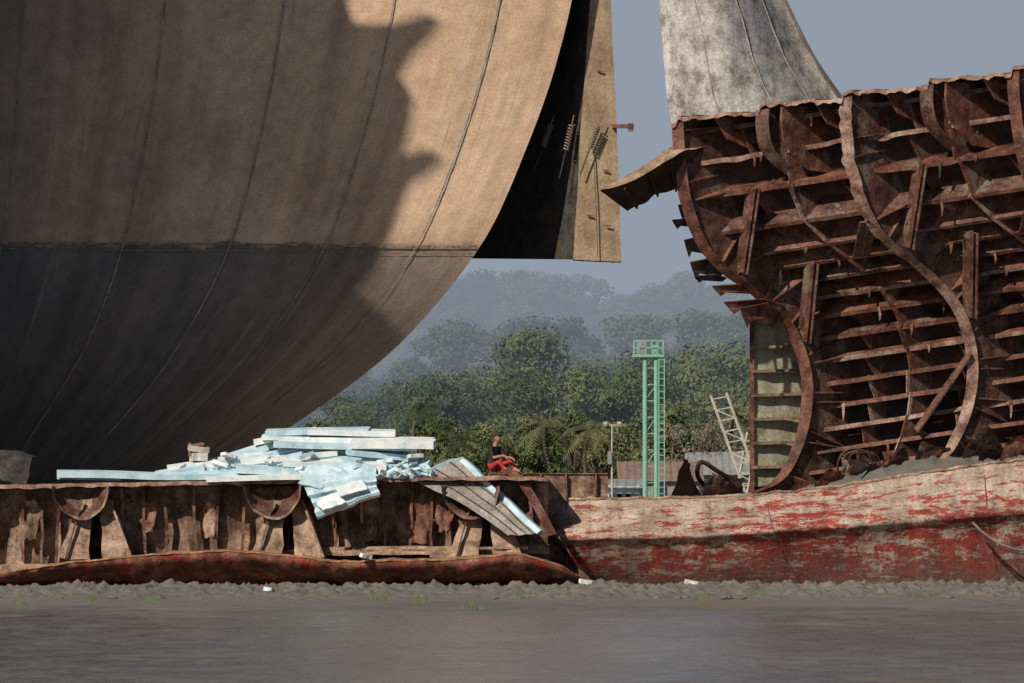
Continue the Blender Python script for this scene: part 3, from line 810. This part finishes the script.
for v in range(10):
    rows.append([site(-60+92*u/16-(v*.6), 451+4*(v/9)-(-26*(v/9))+max(0, (u-13))*2.0, 3.5-1.0*(v/9))+nv((u*.3, v*.3, 5), 1, .06) for u in range(17)])
gb.grid([[p+Vector((0, 2, 0)) for p in rows[0]]]+rows, 'dark_steel'); gb.build('steel_tank')

# ---------------------------------------------------------------- seated worker
def person():
    root = site(493, 471.5, 2.25); root.z = site(0, 472.6, 2.0).z
    J = {'pel': ((0, 0, .12), .125), 'sp': ((.01, 0, .30), .115), 'ch': ((.05, 0, .47), .135), 'nb': ((.07, 0, .59), .06), 'nk': ((.09, 0, .66), .052),
         'hd': ((.11, 0, .72), .06)}
    E = [('pel', 'sp'), ('sp', 'ch'), ('ch', 'nb'), ('nb', 'nk'), ('nk', 'hd')]
    lab = {('pel', 'sp'): 'shirt', ('sp', 'ch'): 'shirt', ('ch', 'nb'): 'shirt', ('nb', 'nk'): 'skin', ('nk', 'hd'): 'skin'}
    for s, n in ((1, 'l'), (-1, 'r')):
        kx = .38 if s > 0 else .34; kz = .29 if s > 0 else .27
        hz_ = .36-.02*s
        J.update({'sh'+n: ((.06, .17*s, .54), .062), 'el'+n: ((.20, .24*s, .33), .045), 'wr'+n: ((.40, .13*s, hz_), .030), 'pm'+n: ((.46, .11*s, hz_-.02), .032),
                  'hp'+n: ((.03, .10*s, .10), .092), 'kn'+n: ((kx, .19*s, kz-.02), .060), 'an'+n: ((kx+.12, .14*s, .08), .040), 'he'+n: ((kx+.10, .14*s, .04), .035), 'to'+n: ((kx+.30, .15*s, .025), .028)})
        for a, b, m in (('ch', 'sh', 'shirt'), ('sh', 'el', 'shirt'), ('el', 'wr', 'skin'), ('wr', 'pm', 'skin'), ('pel', 'hp', 'trousers'), ('hp', 'kn', 'trousers'), ('kn', 'an', 'trousers'), ('an', 'he', 'skin'), ('an', 'to', 'skin')):
            A_ = a if a in ('ch', 'pel') else a+n
            E.append((A_, b+n)); lab[(A_, b+n)] = m
        for f, (dy, ln, rr) in enumerate(((-.028, .07, .010), (-.009, .08, .010), (.010, .075, .010), (.028, .06, .009))):
            b0 = 'pm'+n; z0 = hz_-.02
            J[f'f{f}a'+n] = ((.50, .11*s+dy, z0-.005), rr); J[f'f{f}b'+n] = ((.50+ln*.45, .11*s+dy, z0-.025), rr*.95); J[f'f{f}c'+n] = ((.50+ln*.6, .11*s+dy, z0-.025-ln*.5), rr*.85)
            for q in ((b0, f'f{f}a'+n), (f'f{f}a'+n, f'f{f}b'+n), (f'f{f}b'+n, f'f{f}c'+n)): E.append(q); lab[q] = 'skin'
        J['tha'+n] = ((.45, .11*s-.045*s, z0+.01), .011); J['thb'+n] = ((.49, .11*s-.06*s, z0-.01), .010)
        for q in (('pm'+n, 'tha'+n), ('tha'+n, 'thb'+n)): E.append(q); lab[q] = 'skin'
    keys = list(J); idx = {k: i for i, k in enumerate(keys)}
    me = bpy.data.meshes.new('body_skel'); me.from_pydata([J[k][0] for k in keys], [(idx[a], idx[b]) for a, b in E], [])
    ob = bpy.data.objects.new('body_skel', me); sc.collection.objects.link(ob)
    ob.modifiers.new('sk', 'SKIN')
    sv = me.skin_vertices[0].data
    for k in keys: r = J[k][1]; sv[idx[k]].radius = (r, r)
    sv[idx['pel']].use_root = True
    ss = ob.modifiers.new('ss', 'SUBSURF'); ss.levels = 2; ss.render_levels = 2
    dg = bpy.context.evaluated_depsgraph_get(); m2 = bpy.data.meshes.new_from_object(ob.evaluated_get(dg))
    bpy.data.objects.remove(ob)
    names = ['shirt', 'skin', 'trousers']; m2.materials.clear()
    for n in names: m2.materials.append(M[n])
    segs = [(Vector(J[a][0]), Vector(J[b][0]), lab[(a, b)], (J[a][1], J[b][1])) for a, b in E]
    for p in m2.polygons:
        c = p.center; best = 9; bm = 'skin'
        for a, b, l, rr in segs:
            ab = b-a; t = max(0, min(1, (c-a).dot(ab)/ab.length_squared)); dd = (a+ab*t-c).length-lerp(rr[0], rr[1], t)
            if dd < best: best = dd; bm = l
        if bm == 'shirt' and c.z < .15: bm = 'trousers'
        p.material_index = names.index(bm); p.use_smooth = True
    e = empty('seated_worker', root)
    body = bpy.data.objects.new('body', m2); sc.collection.objects.link(body); body.parent = e
    h = MB(); C = Vector((.125, 0, .785))
    rows = []
    for i in range(17):
        ph = math.pi*i/16; r = []
        for j in range(24):
            th = 2*math.pi*j/24; x, y, z = math.sin(ph)*math.cos(th), math.sin(ph)*math.sin(th), math.cos(ph)
            X = x*.095; Y = y*.074; Zz = z*.115
            if z < 0: Y *= 1-.28*(-z)**1.5; X *= 1-.12*(-z); X += .012*(-z)*(x > 0)
            if x > .9 and abs(y) < .3 and -.35 < z < .1: X += .018
            r.append(C+Vector((X, Y, Zz)))
        rows.append(r)
    h.grid(rows, 'skin', closed=True)
    h.tube([C+Vector((.09, 0, .02)), C+Vector((.108, 0, -.018)), C+Vector((.098, 0, -.03))], [.008, .014, .01], 'skin')
    h.tube([C+Vector((.088, -.022, -.055)), C+Vector((.094, 0, -.054)), C+Vector((.088, .022, -.055))], [.004, .006, .004], 'black', 6)
    for s in (-1, 1):
        h.tube([C+Vector((.080, s*.030-.008, .008)), C+Vector((.088, s*.030, .008)), C+Vector((.080, s*.030+.008, .008))], [.006, .009, .006], 'eye')
        h.tube([C+Vector((.090, s*.030, .008)), C+Vector((.0985, s*.030, .008))], .004, 'black')
        h.tube([C+Vector((-.005, s*.072, .025)), C+Vector((-.01, s*.082, .0)), C+Vector((0, s*.074, -.03))], [.01, .016, .008], 'skin')
    for (k, mat, z0, zt) in ((1.05, 'hair', -.15, 1), (1.13, 'cap', .3, 1)):
        rows = []
        for i in range(11):
            z = lerp(1, z0, i/10); rr = math.sqrt(max(0, 1-z*z)); r = []
            for j in range(24):
                th = 2*math.pi*j/24; x = rr*math.cos(th)
                if mat == 'hair' and x > .1 and z < .3: x = .1
                r.append(C+Vector((x*.095*k-.003, rr*math.sin(th)*.074*k, z*.115*k+.004)))
            rows.append(r)
        h.grid(rows, mat, closed=True)
    br = [[C+Vector((.06+.10*t*math.cos(a), .075*math.sin(a)*(1-.15*t), .045-.02*t)) for t in (0, .5, 1)] for a in [(-1.2+2.4*k/10) for k in range(11)]]
    h.grid(br, 'cap')
    hd = h.build('head', origin=(0, 0, 0)); hd.parent = e
    e.rotation_euler = (0, 0, math.radians(-40)); e.scale = (1.12, 1.12, 1.12)
person()

# ---------------------------------------------------------------- ladder, tower, lamp, sheds
def misc():
    l = MB()
    A = site(711, 396, 13); B = site(748, 500, 11.5); dirn = (B-A).normalized(); B = A+dirn*((A.z)/(-dirn.z))
    o = Vector((.42, 0, .08))
    for off in (Vector((0, 0, 0)), o): l.beam(A+off, B+off, .05, .05, 'white_paint')
    n = 17
    for i in range(n):
        p = A.lerp(B, (i+.3)/n); l.beam(p, p+o, .035, .035, 'white_paint')
        if i % 2: l.beam(p, A.lerp(B, (i+1.3)/n)+o, .025, .025, 'white_paint')
    l.build('ladder')
    l2 = MB(); A = site(748, 430, 14); B = Vector((A.x-.8, 13, 0))
    for q in (0, .3): l2.beam(A+Vector((q, 0, 0)), B+Vector((q, 0, 0)), .05, .05, 'white_paint')
    for i in range(14): p = A.lerp(B, i/14); l2.beam(p, p+Vector((.3, 0, 0)), .035, .035, 'white_paint')
    l2.build('ladder')
    t = MB(); y = 180; zt = site(0, 356, y).z; x0 = site(645, 0, y).x; x1 = site(656, 0, y).x
    for x in (x0, x1):
        for yy in (y-.4, y+.4):
            t.tube([(x, yy, 0), (x, yy, zt)], .13, 'tower_green', 8)
    z = .5
    k = 0
    while z < zt-.6:
        for yy in (y-.4, y+.4):
            t.beam((x0, yy, z), (x1, yy, z), .05, .05, 'tower_green')
            if k % 2: t.beam((x0, yy, z), (x1, yy, z+.9), .04, .04, 'tower_green')
        z += .9; k += 1
    xa = site(632, 0, y).x; xb = site(664, 0, y).x
    t.beam((xa, y, zt), (xb, y, zt), 1.4, .14, 'tower_green')
    for zz in (.45, .85): 
        for yy in (y-.68, y+.68): t.beam((xa+.1, yy, zt+zz), (xb-.05, yy, zt+zz), .05, .05, 'tower_green')
    for i in range(6):
        x = lerp(xa+.1, xb-.05, i/5)
        for yy in (y-.68, y+.68): t.beam((x, yy, zt), (x, yy, zt+.85), .05, .05, 'tower_green')
    t.beam((xa+.5, y, zt+.07), (xa+.5, y, zt+.8), .5, .4, 'wall_grey'); t.beam((xb-.5, y, zt+.07), (xb-.5, y, zt+.6), .4, .4, 'tower_green')
    t.beam((xb-.3, y-.6, 0), (xb-.3, y-.6, zt), .06, .06, 'tower_green'); t.beam((xb-.0, y-.6, 0), (xb-.0, y-.6, zt), .06, .06, 'tower_green')
    zz = .3
    while zz < zt: t.beam((xb-.3, y-.6, zz), (xb, y-.6, zz), .04, .04, 'tower_green'); zz += .35
    t.build('green_signal_tower')
    y = 150; x = site(612, 0, y).x; p = MB(); zt = site(0, 424, y).z
    p.tube([(x, y, 0), (x, y, zt*.5), (x, y, zt)], [.07, .055, .04], 'white_paint', 8); p.beam((x-.35, y, zt-.05), (x+.35, y, zt-.05), .06, .06, 'white_paint')
    for s in (-1, 1): p.beam((x+s*.35, y-.1, zt+.05), (x+s*.35, y-.3, zt-.05), .2, .14, 'white_paint')
    p.beam((x-.12, y-.1, zt*.62), (x-.12, y-.1, zt*.74), .2, .2, 'wall_grey')
    p.build('lamp_post')
    def shed(xc, y, w, dp, hw, hr, roof, wall, name):
        m = MB()
        m.prism([(xc-w/2, y-dp/2, 0), (xc+w/2, y-dp/2, 0), (xc+w/2, y-dp/2, hw), (xc-w/2, y-dp/2, hw)], (0, .15, 0), wall)
        m.prism([(xc-w/2, y+dp/2, 0), (xc+w/2, y+dp/2, 0), (xc+w/2, y+dp/2, hw), (xc-w/2, y+dp/2, hw)], (0, .15, 0), wall)
        for sx in (-1, 1): m.prism([(xc+sx*w/2, y-dp/2, 0), (xc+sx*w/2, y+dp/2, 0), (xc+sx*w/2, y+dp/2, hw), (xc+sx*w/2, y, hr-.1), (xc+sx*w/2, y-dp/2, hw)], (.15, 0, 0), wall)
        n = int(w/.12)
        for sy in (-1, 1):
            r0 = [Vector((xc-w/2-.3+(w+.6)*i/n, y, hr+.02*math.sin(i*math.pi/1.5))) for i in range(n+1)]
            r1 = [Vector((p.x, y+sy*(dp/2+.4), hw-.1+.02*math.sin(i*math.pi/1.5))) for i, p in enumerate(r0)]
            m.grid([r0, r1], roof, smooth=False)
        for k in range(3):
            wx = xc-w/2+w*(k+.7)/3.4
            m.prism([(wx-.35, y-dp/2-.1, hw-.4), (wx+.35, y-dp/2-.1, hw-.4), (wx+.35, y-dp/2-.1, hw-1.2), (wx-.35, y-dp/2-.1, hw-1.2)], (0, .05, 0), 'window')
        m.build(name)
    shed(8.6, 200, 4.4, 6, 2.45, 3.5, 'roof_rust', 'wall_grey', 'tin_roof_shed')
    shed(12.9, 215, 4.2, 6, 2.8, 4.1, 'wall_grey', 'wall_grey', 'tin_roof_shed')
    shed(6.2, 185, 1.6, 4, 2.1, 2.5, 'wall_grey', 'foam_blue', 'tin_roof_shed')
misc()

# ---------------------------------------------------------------- trees
def tree_mesh(name, seed, H, W, mat, n_blob=16, per=150, ls=.42, dry=False):
    rnd = random.Random(seed); v = []; f = []; mi = []
    def tube(a, b, r0, r1):
        a = Vector(a); b = Vector(b); d = (b-a).normalized(); x = d.cross(Vector((.3, 1, .1))).normalized(); y = x.cross(d); k = len(v)
        for p, r in ((a, r0), (b, r1)):
            for t in range(5): v.append(tuple(p+(x*math.cos(t*1.2566)+y*math.sin(t*1.2566))*r))
        for t in range(5): f.append((k+t, k+(t+1) % 5, k+5+(t+1) % 5, k+5+t)); mi.append(1)
    th = H*rnd.uniform(.28, .4); top = Vector((rnd.uniform(-.5, .5), rnd.uniform(-.5, .5), th))
    tube((0, 0, -.3), top, .3, .2)
    for b in range(n_blob):
        a = rnd.uniform(0, 6.28); h = rnd.uniform(.3, 1.0)
        rr = W/2*math.sqrt(max(.05, 1-((h-.55)/.5)**2))*rnd.uniform(.2, .85)
        if dry: rr *= 1.1
        c = Vector((rr*math.cos(a), rr*math.sin(a), H*h-.8)); R = W*rnd.uniform(.10, .22)
        tube(top, c, .13, .04)
        for _ in range(per):
            g = Vector((rnd.gauss(0, 1), rnd.gauss(0, 1), rnd.gauss(0, 1))).normalized()
            g.z = g.z*.7
            p = c+g*R*rnd.uniform(.5, 1.2)
            n = (g*1.4+Vector((rnd.gauss(0, .5), rnd.gauss(0, .5), rnd.gauss(0, .5)+.3))).normalized()
            x = n.cross(Vector((rnd.random(), rnd.random(), rnd.random()))).normalized(); y = n.cross(x)
            s = ls*rnd.uniform(.5, 1.3); s2 = s*rnd.uniform(.35, .8); k = len(v)
            v.extend([tuple(p-x*s), tuple(p+y*s2), tuple(p+x*s), tuple(p-y*s2)]); f.append((k, k+1, k+2, k+3)); mi.append(0)
    me = bpy.data.meshes.new(name); me.from_pydata(v, [], f); me.materials.append(M[mat]); me.materials.append(M['bark'])
    me.polygons.foreach_set('material_index', mi); me.update(); return me
def forest(name, meshes, places):
    e = empty(name, (0, places[0][1], 0))
    for i, (x, y, z, s) in enumerate(places):
        o = bpy.data.objects.new('crown_%d' % i, random.choice(meshes)); sc.collection.objects.link(o); o.parent = e
        o.location = Vector((x, y, z))-e.location; o.rotation_euler = (0, 0, random.uniform(0, 6.28)); o.scale = (s*random.uniform(.9, 1.2), s*random.uniform(.9, 1.2), s)
near = [tree_mesh('scrub%d' % i, 40+i, 7, 6.5, 'leaf_near', 15, 260, .14) for i in range(3)]
mid = [tree_mesh('tree%d' % i, 10+i, 12, 9, 'leaf', 26, 300, .20) for i in range(5)]
dry = [tree_mesh('dry%d' % i, 70+i, 7.5, 6, 'leaf_dry', 14, 90, .12, True) for i in range(2)]
hz = [tree_mesh('hazy%d' % i, 20+i, 12, 11, 'leaf', 22, 220, .30) for i in range(4)]
pl = []
prof = [(280, 430), (330, 395), (380, 362), (430, 352), (500, 360), (560, 350), (620, 348), (690, 346), (760, 345), (1100, 350)]
for y in (300, 322, 348):
    x = -52
    while x < 62:
        px = 512+x*F/(y+150); t = interp(prof, px)+random.uniform(-6, 24)+(12 if y < 310 else 0)
        h = site(px, t, y).z; pl.append((x, y+random.uniform(-8, 8), -.3, max(.5, h/12.2))); x += random.uniform(3.4, 6)
pl.append((site(524, 0, 330).x, 330, -.3, site(0, 326, 330).z/12.2))
forest('tree_line', mid, pl)
pl = []
for y in (226, 246):
    x = -36
    while x < 46:
        px = 512+x*F/(y+150); t = interp([(280, 445), (360, 425), (430, 428), (500, 425), (560, 415), (640, 412), (700, 418), (1000, 420)], px)+random.uniform(-22, 18)
        h = site(px, t, y).z; pl.append((x, y+random.uniform(-6, 6), -.2, max(.4, h/7))); x += random.uniform(2.6, 5)
forest('scrub_trees', near, pl)
forest('dry_scrub', dry, [(site(px, 0, 219).x, 219+random.uniform(-3, 3), 0, random.uniform(.7, 1.0)) for px in (672, 690, 706, 722, 430)])
def hill(name, y0, prof, mat, meshes, dp, step, sz, nr):
    rows = []; pls = []
    for j in range(9):
        t = j/8; r = []
        for k in range(120):
            px = -700+2600*k/119; h = site(px, interp(prof, px), y0+dp).z*math.sin(t*1.57)
            r.append((( px-512)*(y0+dp*t-CAMY)/F, y0+dp*t, h-8*(1-t)-2))
        rows.append(r)
    m = MB(); rows.append([(p[0]*1.1, p[1]+dp, p[2]-30) for p in rows[-1]]); m.grid(rows, mat); m.build(name)
    for j in range(1, nr+1):
        t = j/nr; y = y0+dp*t; x = -.085*(y+150)
        while x < .085*(y+150):
            px = 512+x*F/(y-CAMY); h = site(px, interp(prof, px), y0+dp).z*math.sin(t*1.57)-8*(1-t)
            s = sz*random.uniform(.75, 1.25); pls.append((x, y+random.uniform(-4, 4), h-9.5*sz, s)); x += random.uniform(.7, 1.3)*step
    forest(name+'_trees', meshes, pls)
hill('hillside', 470, [(200, 420), (330, 385), (400, 362), (480, 350), (560, 354), (640, 342), (700, 344), (800, 340), (1200, 350)], 'hill_green', hz, 80, 6, .8, 5)
hill('distant_hill', 780, [(0, 420), (200, 370), (340, 335), (410, 318), (450, 298), (490, 286), (530, 284), (560, 296), (620, 299), (650, 293), (700, 299), (800, 305), (1200, 330)], 'hill_green', hz, 150, 6, .8, 9)

def palm(px, py, y, seed):
    rnd = random.Random(seed); m = MB(); t = site(px, py, y); b = Vector((t.x+rnd.uniform(-.8, .8), y, 0))
    m.tube([b.lerp(t, k/6)+Vector((.2*math.sin(k), 0, 0)) for k in range(6)]+[t], [.18, .15, .14, .13, .12, .12, .1], 'bark')
    for k in range(20):
        a = rnd.uniform(0, 6.28); el = rnd.uniform(-.3, 1.1); L = rnd.uniform(1.8, 2.6); d = Vector((math.cos(a), math.sin(a), 0)); side = d.cross(Vector((0, 0, 1)))
        pts = [t+d*L*q*math.cos(el*.6)+Vector((0, 0, L*(q*math.sin(el)-.7*q*q))) for q in [i/9 for i in range(10)]]
        for i in range(9):
            for s in (-1, 1):
                for h in (0, .5):
                    p = pts[i].lerp(pts[i+1], h); w = .55*math.sin(math.pi*(.12+.8*(i+h)/9)); n = (pts[i+1]-pts[i])
                    m.face([p, p+n*.25, p+side*s*w+n*.8+Vector((0, 0, -.35*w))], 'palm_leaf')
    m.build('palm_tree')
for i, (a, b, y) in enumerate(((415, 412, 222), (590, 430, 216), (545, 425, 220), (458, 440, 214), (735, 415, 222))): palm(a, b, y, i)

g = MB()
for px, py in ((375, 601), (381, 600), (521, 600), (58, 600), (863, 590), (868, 590), (90, 602), (420, 604), (700, 601), (240, 597), (760, 596), (20, 606), (150, 604), (470, 610), (930, 598)):
    D = EYE*F/(py-470); c = Vector(((px-512)*D/F, D-150, .02))
    for _ in range(22):
        p = c+Vector((random.gauss(0, .10), random.gauss(0, .3), 0)); h = random.uniform(.12, .30); l = Vector((random.gauss(0, .05), random.gauss(0, .05), h))
        g.face([p, p+Vector((.018, 0, 0)), p+l], 'grass')
g.build('grass')

# ---------------------------------------------------------------- haze layer, sky, light, camera
HAZE = (.285, .33, .405)
hm = bpy.data.materials.new('haze_air'); hm.use_nodes = True; t = hm.node_tree; t.nodes.clear()
o = t.nodes.new('ShaderNodeOutputMaterial'); va = t.nodes.new('ShaderNodeVolumeAbsorption'); em = t.nodes.new('ShaderNodeEmission'); ad = t.nodes.new('ShaderNodeAddShader')
SIG = .0016
va.inputs['Color'].default_value = (0, 0, 0, 1); va.inputs['Density'].default_value = SIG
em.inputs['Color'].default_value = (*HAZE, 1); em.inputs['Strength'].default_value = SIG
t.links.new(va.outputs[0], ad.inputs[0]); t.links.new(em.outputs[0], ad.inputs[1]); t.links.new(ad.outputs[0], o.inputs['Volume'])
bpy.ops.mesh.primitive_cube_add(size=1, location=(0, 1870, 59)); hb = bpy.context.object; hb.name = 'atmospheric_haze'; hb.scale = (5000, 3240, 122); hb.data.materials.append(hm)

w = bpy.data.worlds.new('World'); sc.world = w; w.use_nodes = True; nt = w.node_tree
bg = nt.nodes['Background']; sky = nt.nodes.new('ShaderNodeTexSky'); sky.sky_type = 'NISHITA'; sky.sun_disc = False
sky.sun_elevation = SEL; sky.sun_rotation = math.radians(215); sky.dust_density = 1.0; sky.air_density = 1.0
STR = .05
tc = nt.nodes.new('ShaderNodeTexCoord'); sx = nt.nodes.new('ShaderNodeSeparateXYZ'); nt.links.new(tc.outputs['Generated'], sx.inputs[0])
rp = nt.nodes.new('ShaderNodeValToRGB'); rp.color_ramp.elements[0].position = .03; rp.color_ramp.elements[0].color = (1, 1, 1, 1)
rp.color_ramp.elements[1].position = .22; rp.color_ramp.elements[1].color = (0, 0, 0, 1)
nt.links.new(sx.outputs[2], rp.inputs[0])
mx = nt.nodes.new('ShaderNodeMix'); mx.data_type = 'RGBA'; nt.links.new(rp.outputs[0], mx.inputs[0]); nt.links.new(sky.outputs[0], mx.inputs[6])
mx.inputs[7].default_value = (HAZE[0]/STR, HAZE[1]/STR, HAZE[2]/STR, 1)
nt.links.new(mx.outputs[2], bg.inputs[0]); bg.inputs[1].default_value = STR
sl = bpy.data.lights.new('sun', 'SUN'); sl.energy = 5.0; sl.angle = math.radians(.5); sl.color = (1, .88, .74)
so = bpy.data.objects.new('sun', sl); sc.collection.objects.link(so); so.rotation_euler = S.to_track_quat('Z', 'Y').to_euler(); so.location = (-30, -60, 60)
cd = bpy.data.cameras.new('camera'); cam = bpy.data.objects.new('camera', cd); sc.collection.objects.link(cam)
cd.sensor_width = 36; cd.lens = 36*F/1024; cd.clip_start = 1; cd.clip_end = 9000
cam.location = (0, CAMY, EYE); cam.rotation_euler = (math.pi/2+math.atan((470-341.5)/F), 0, 0); sc.camera = cam
sc.view_settings.view_transform = 'Standard'; sc.view_settings.look = 'None'; sc.view_settings.exposure = 0
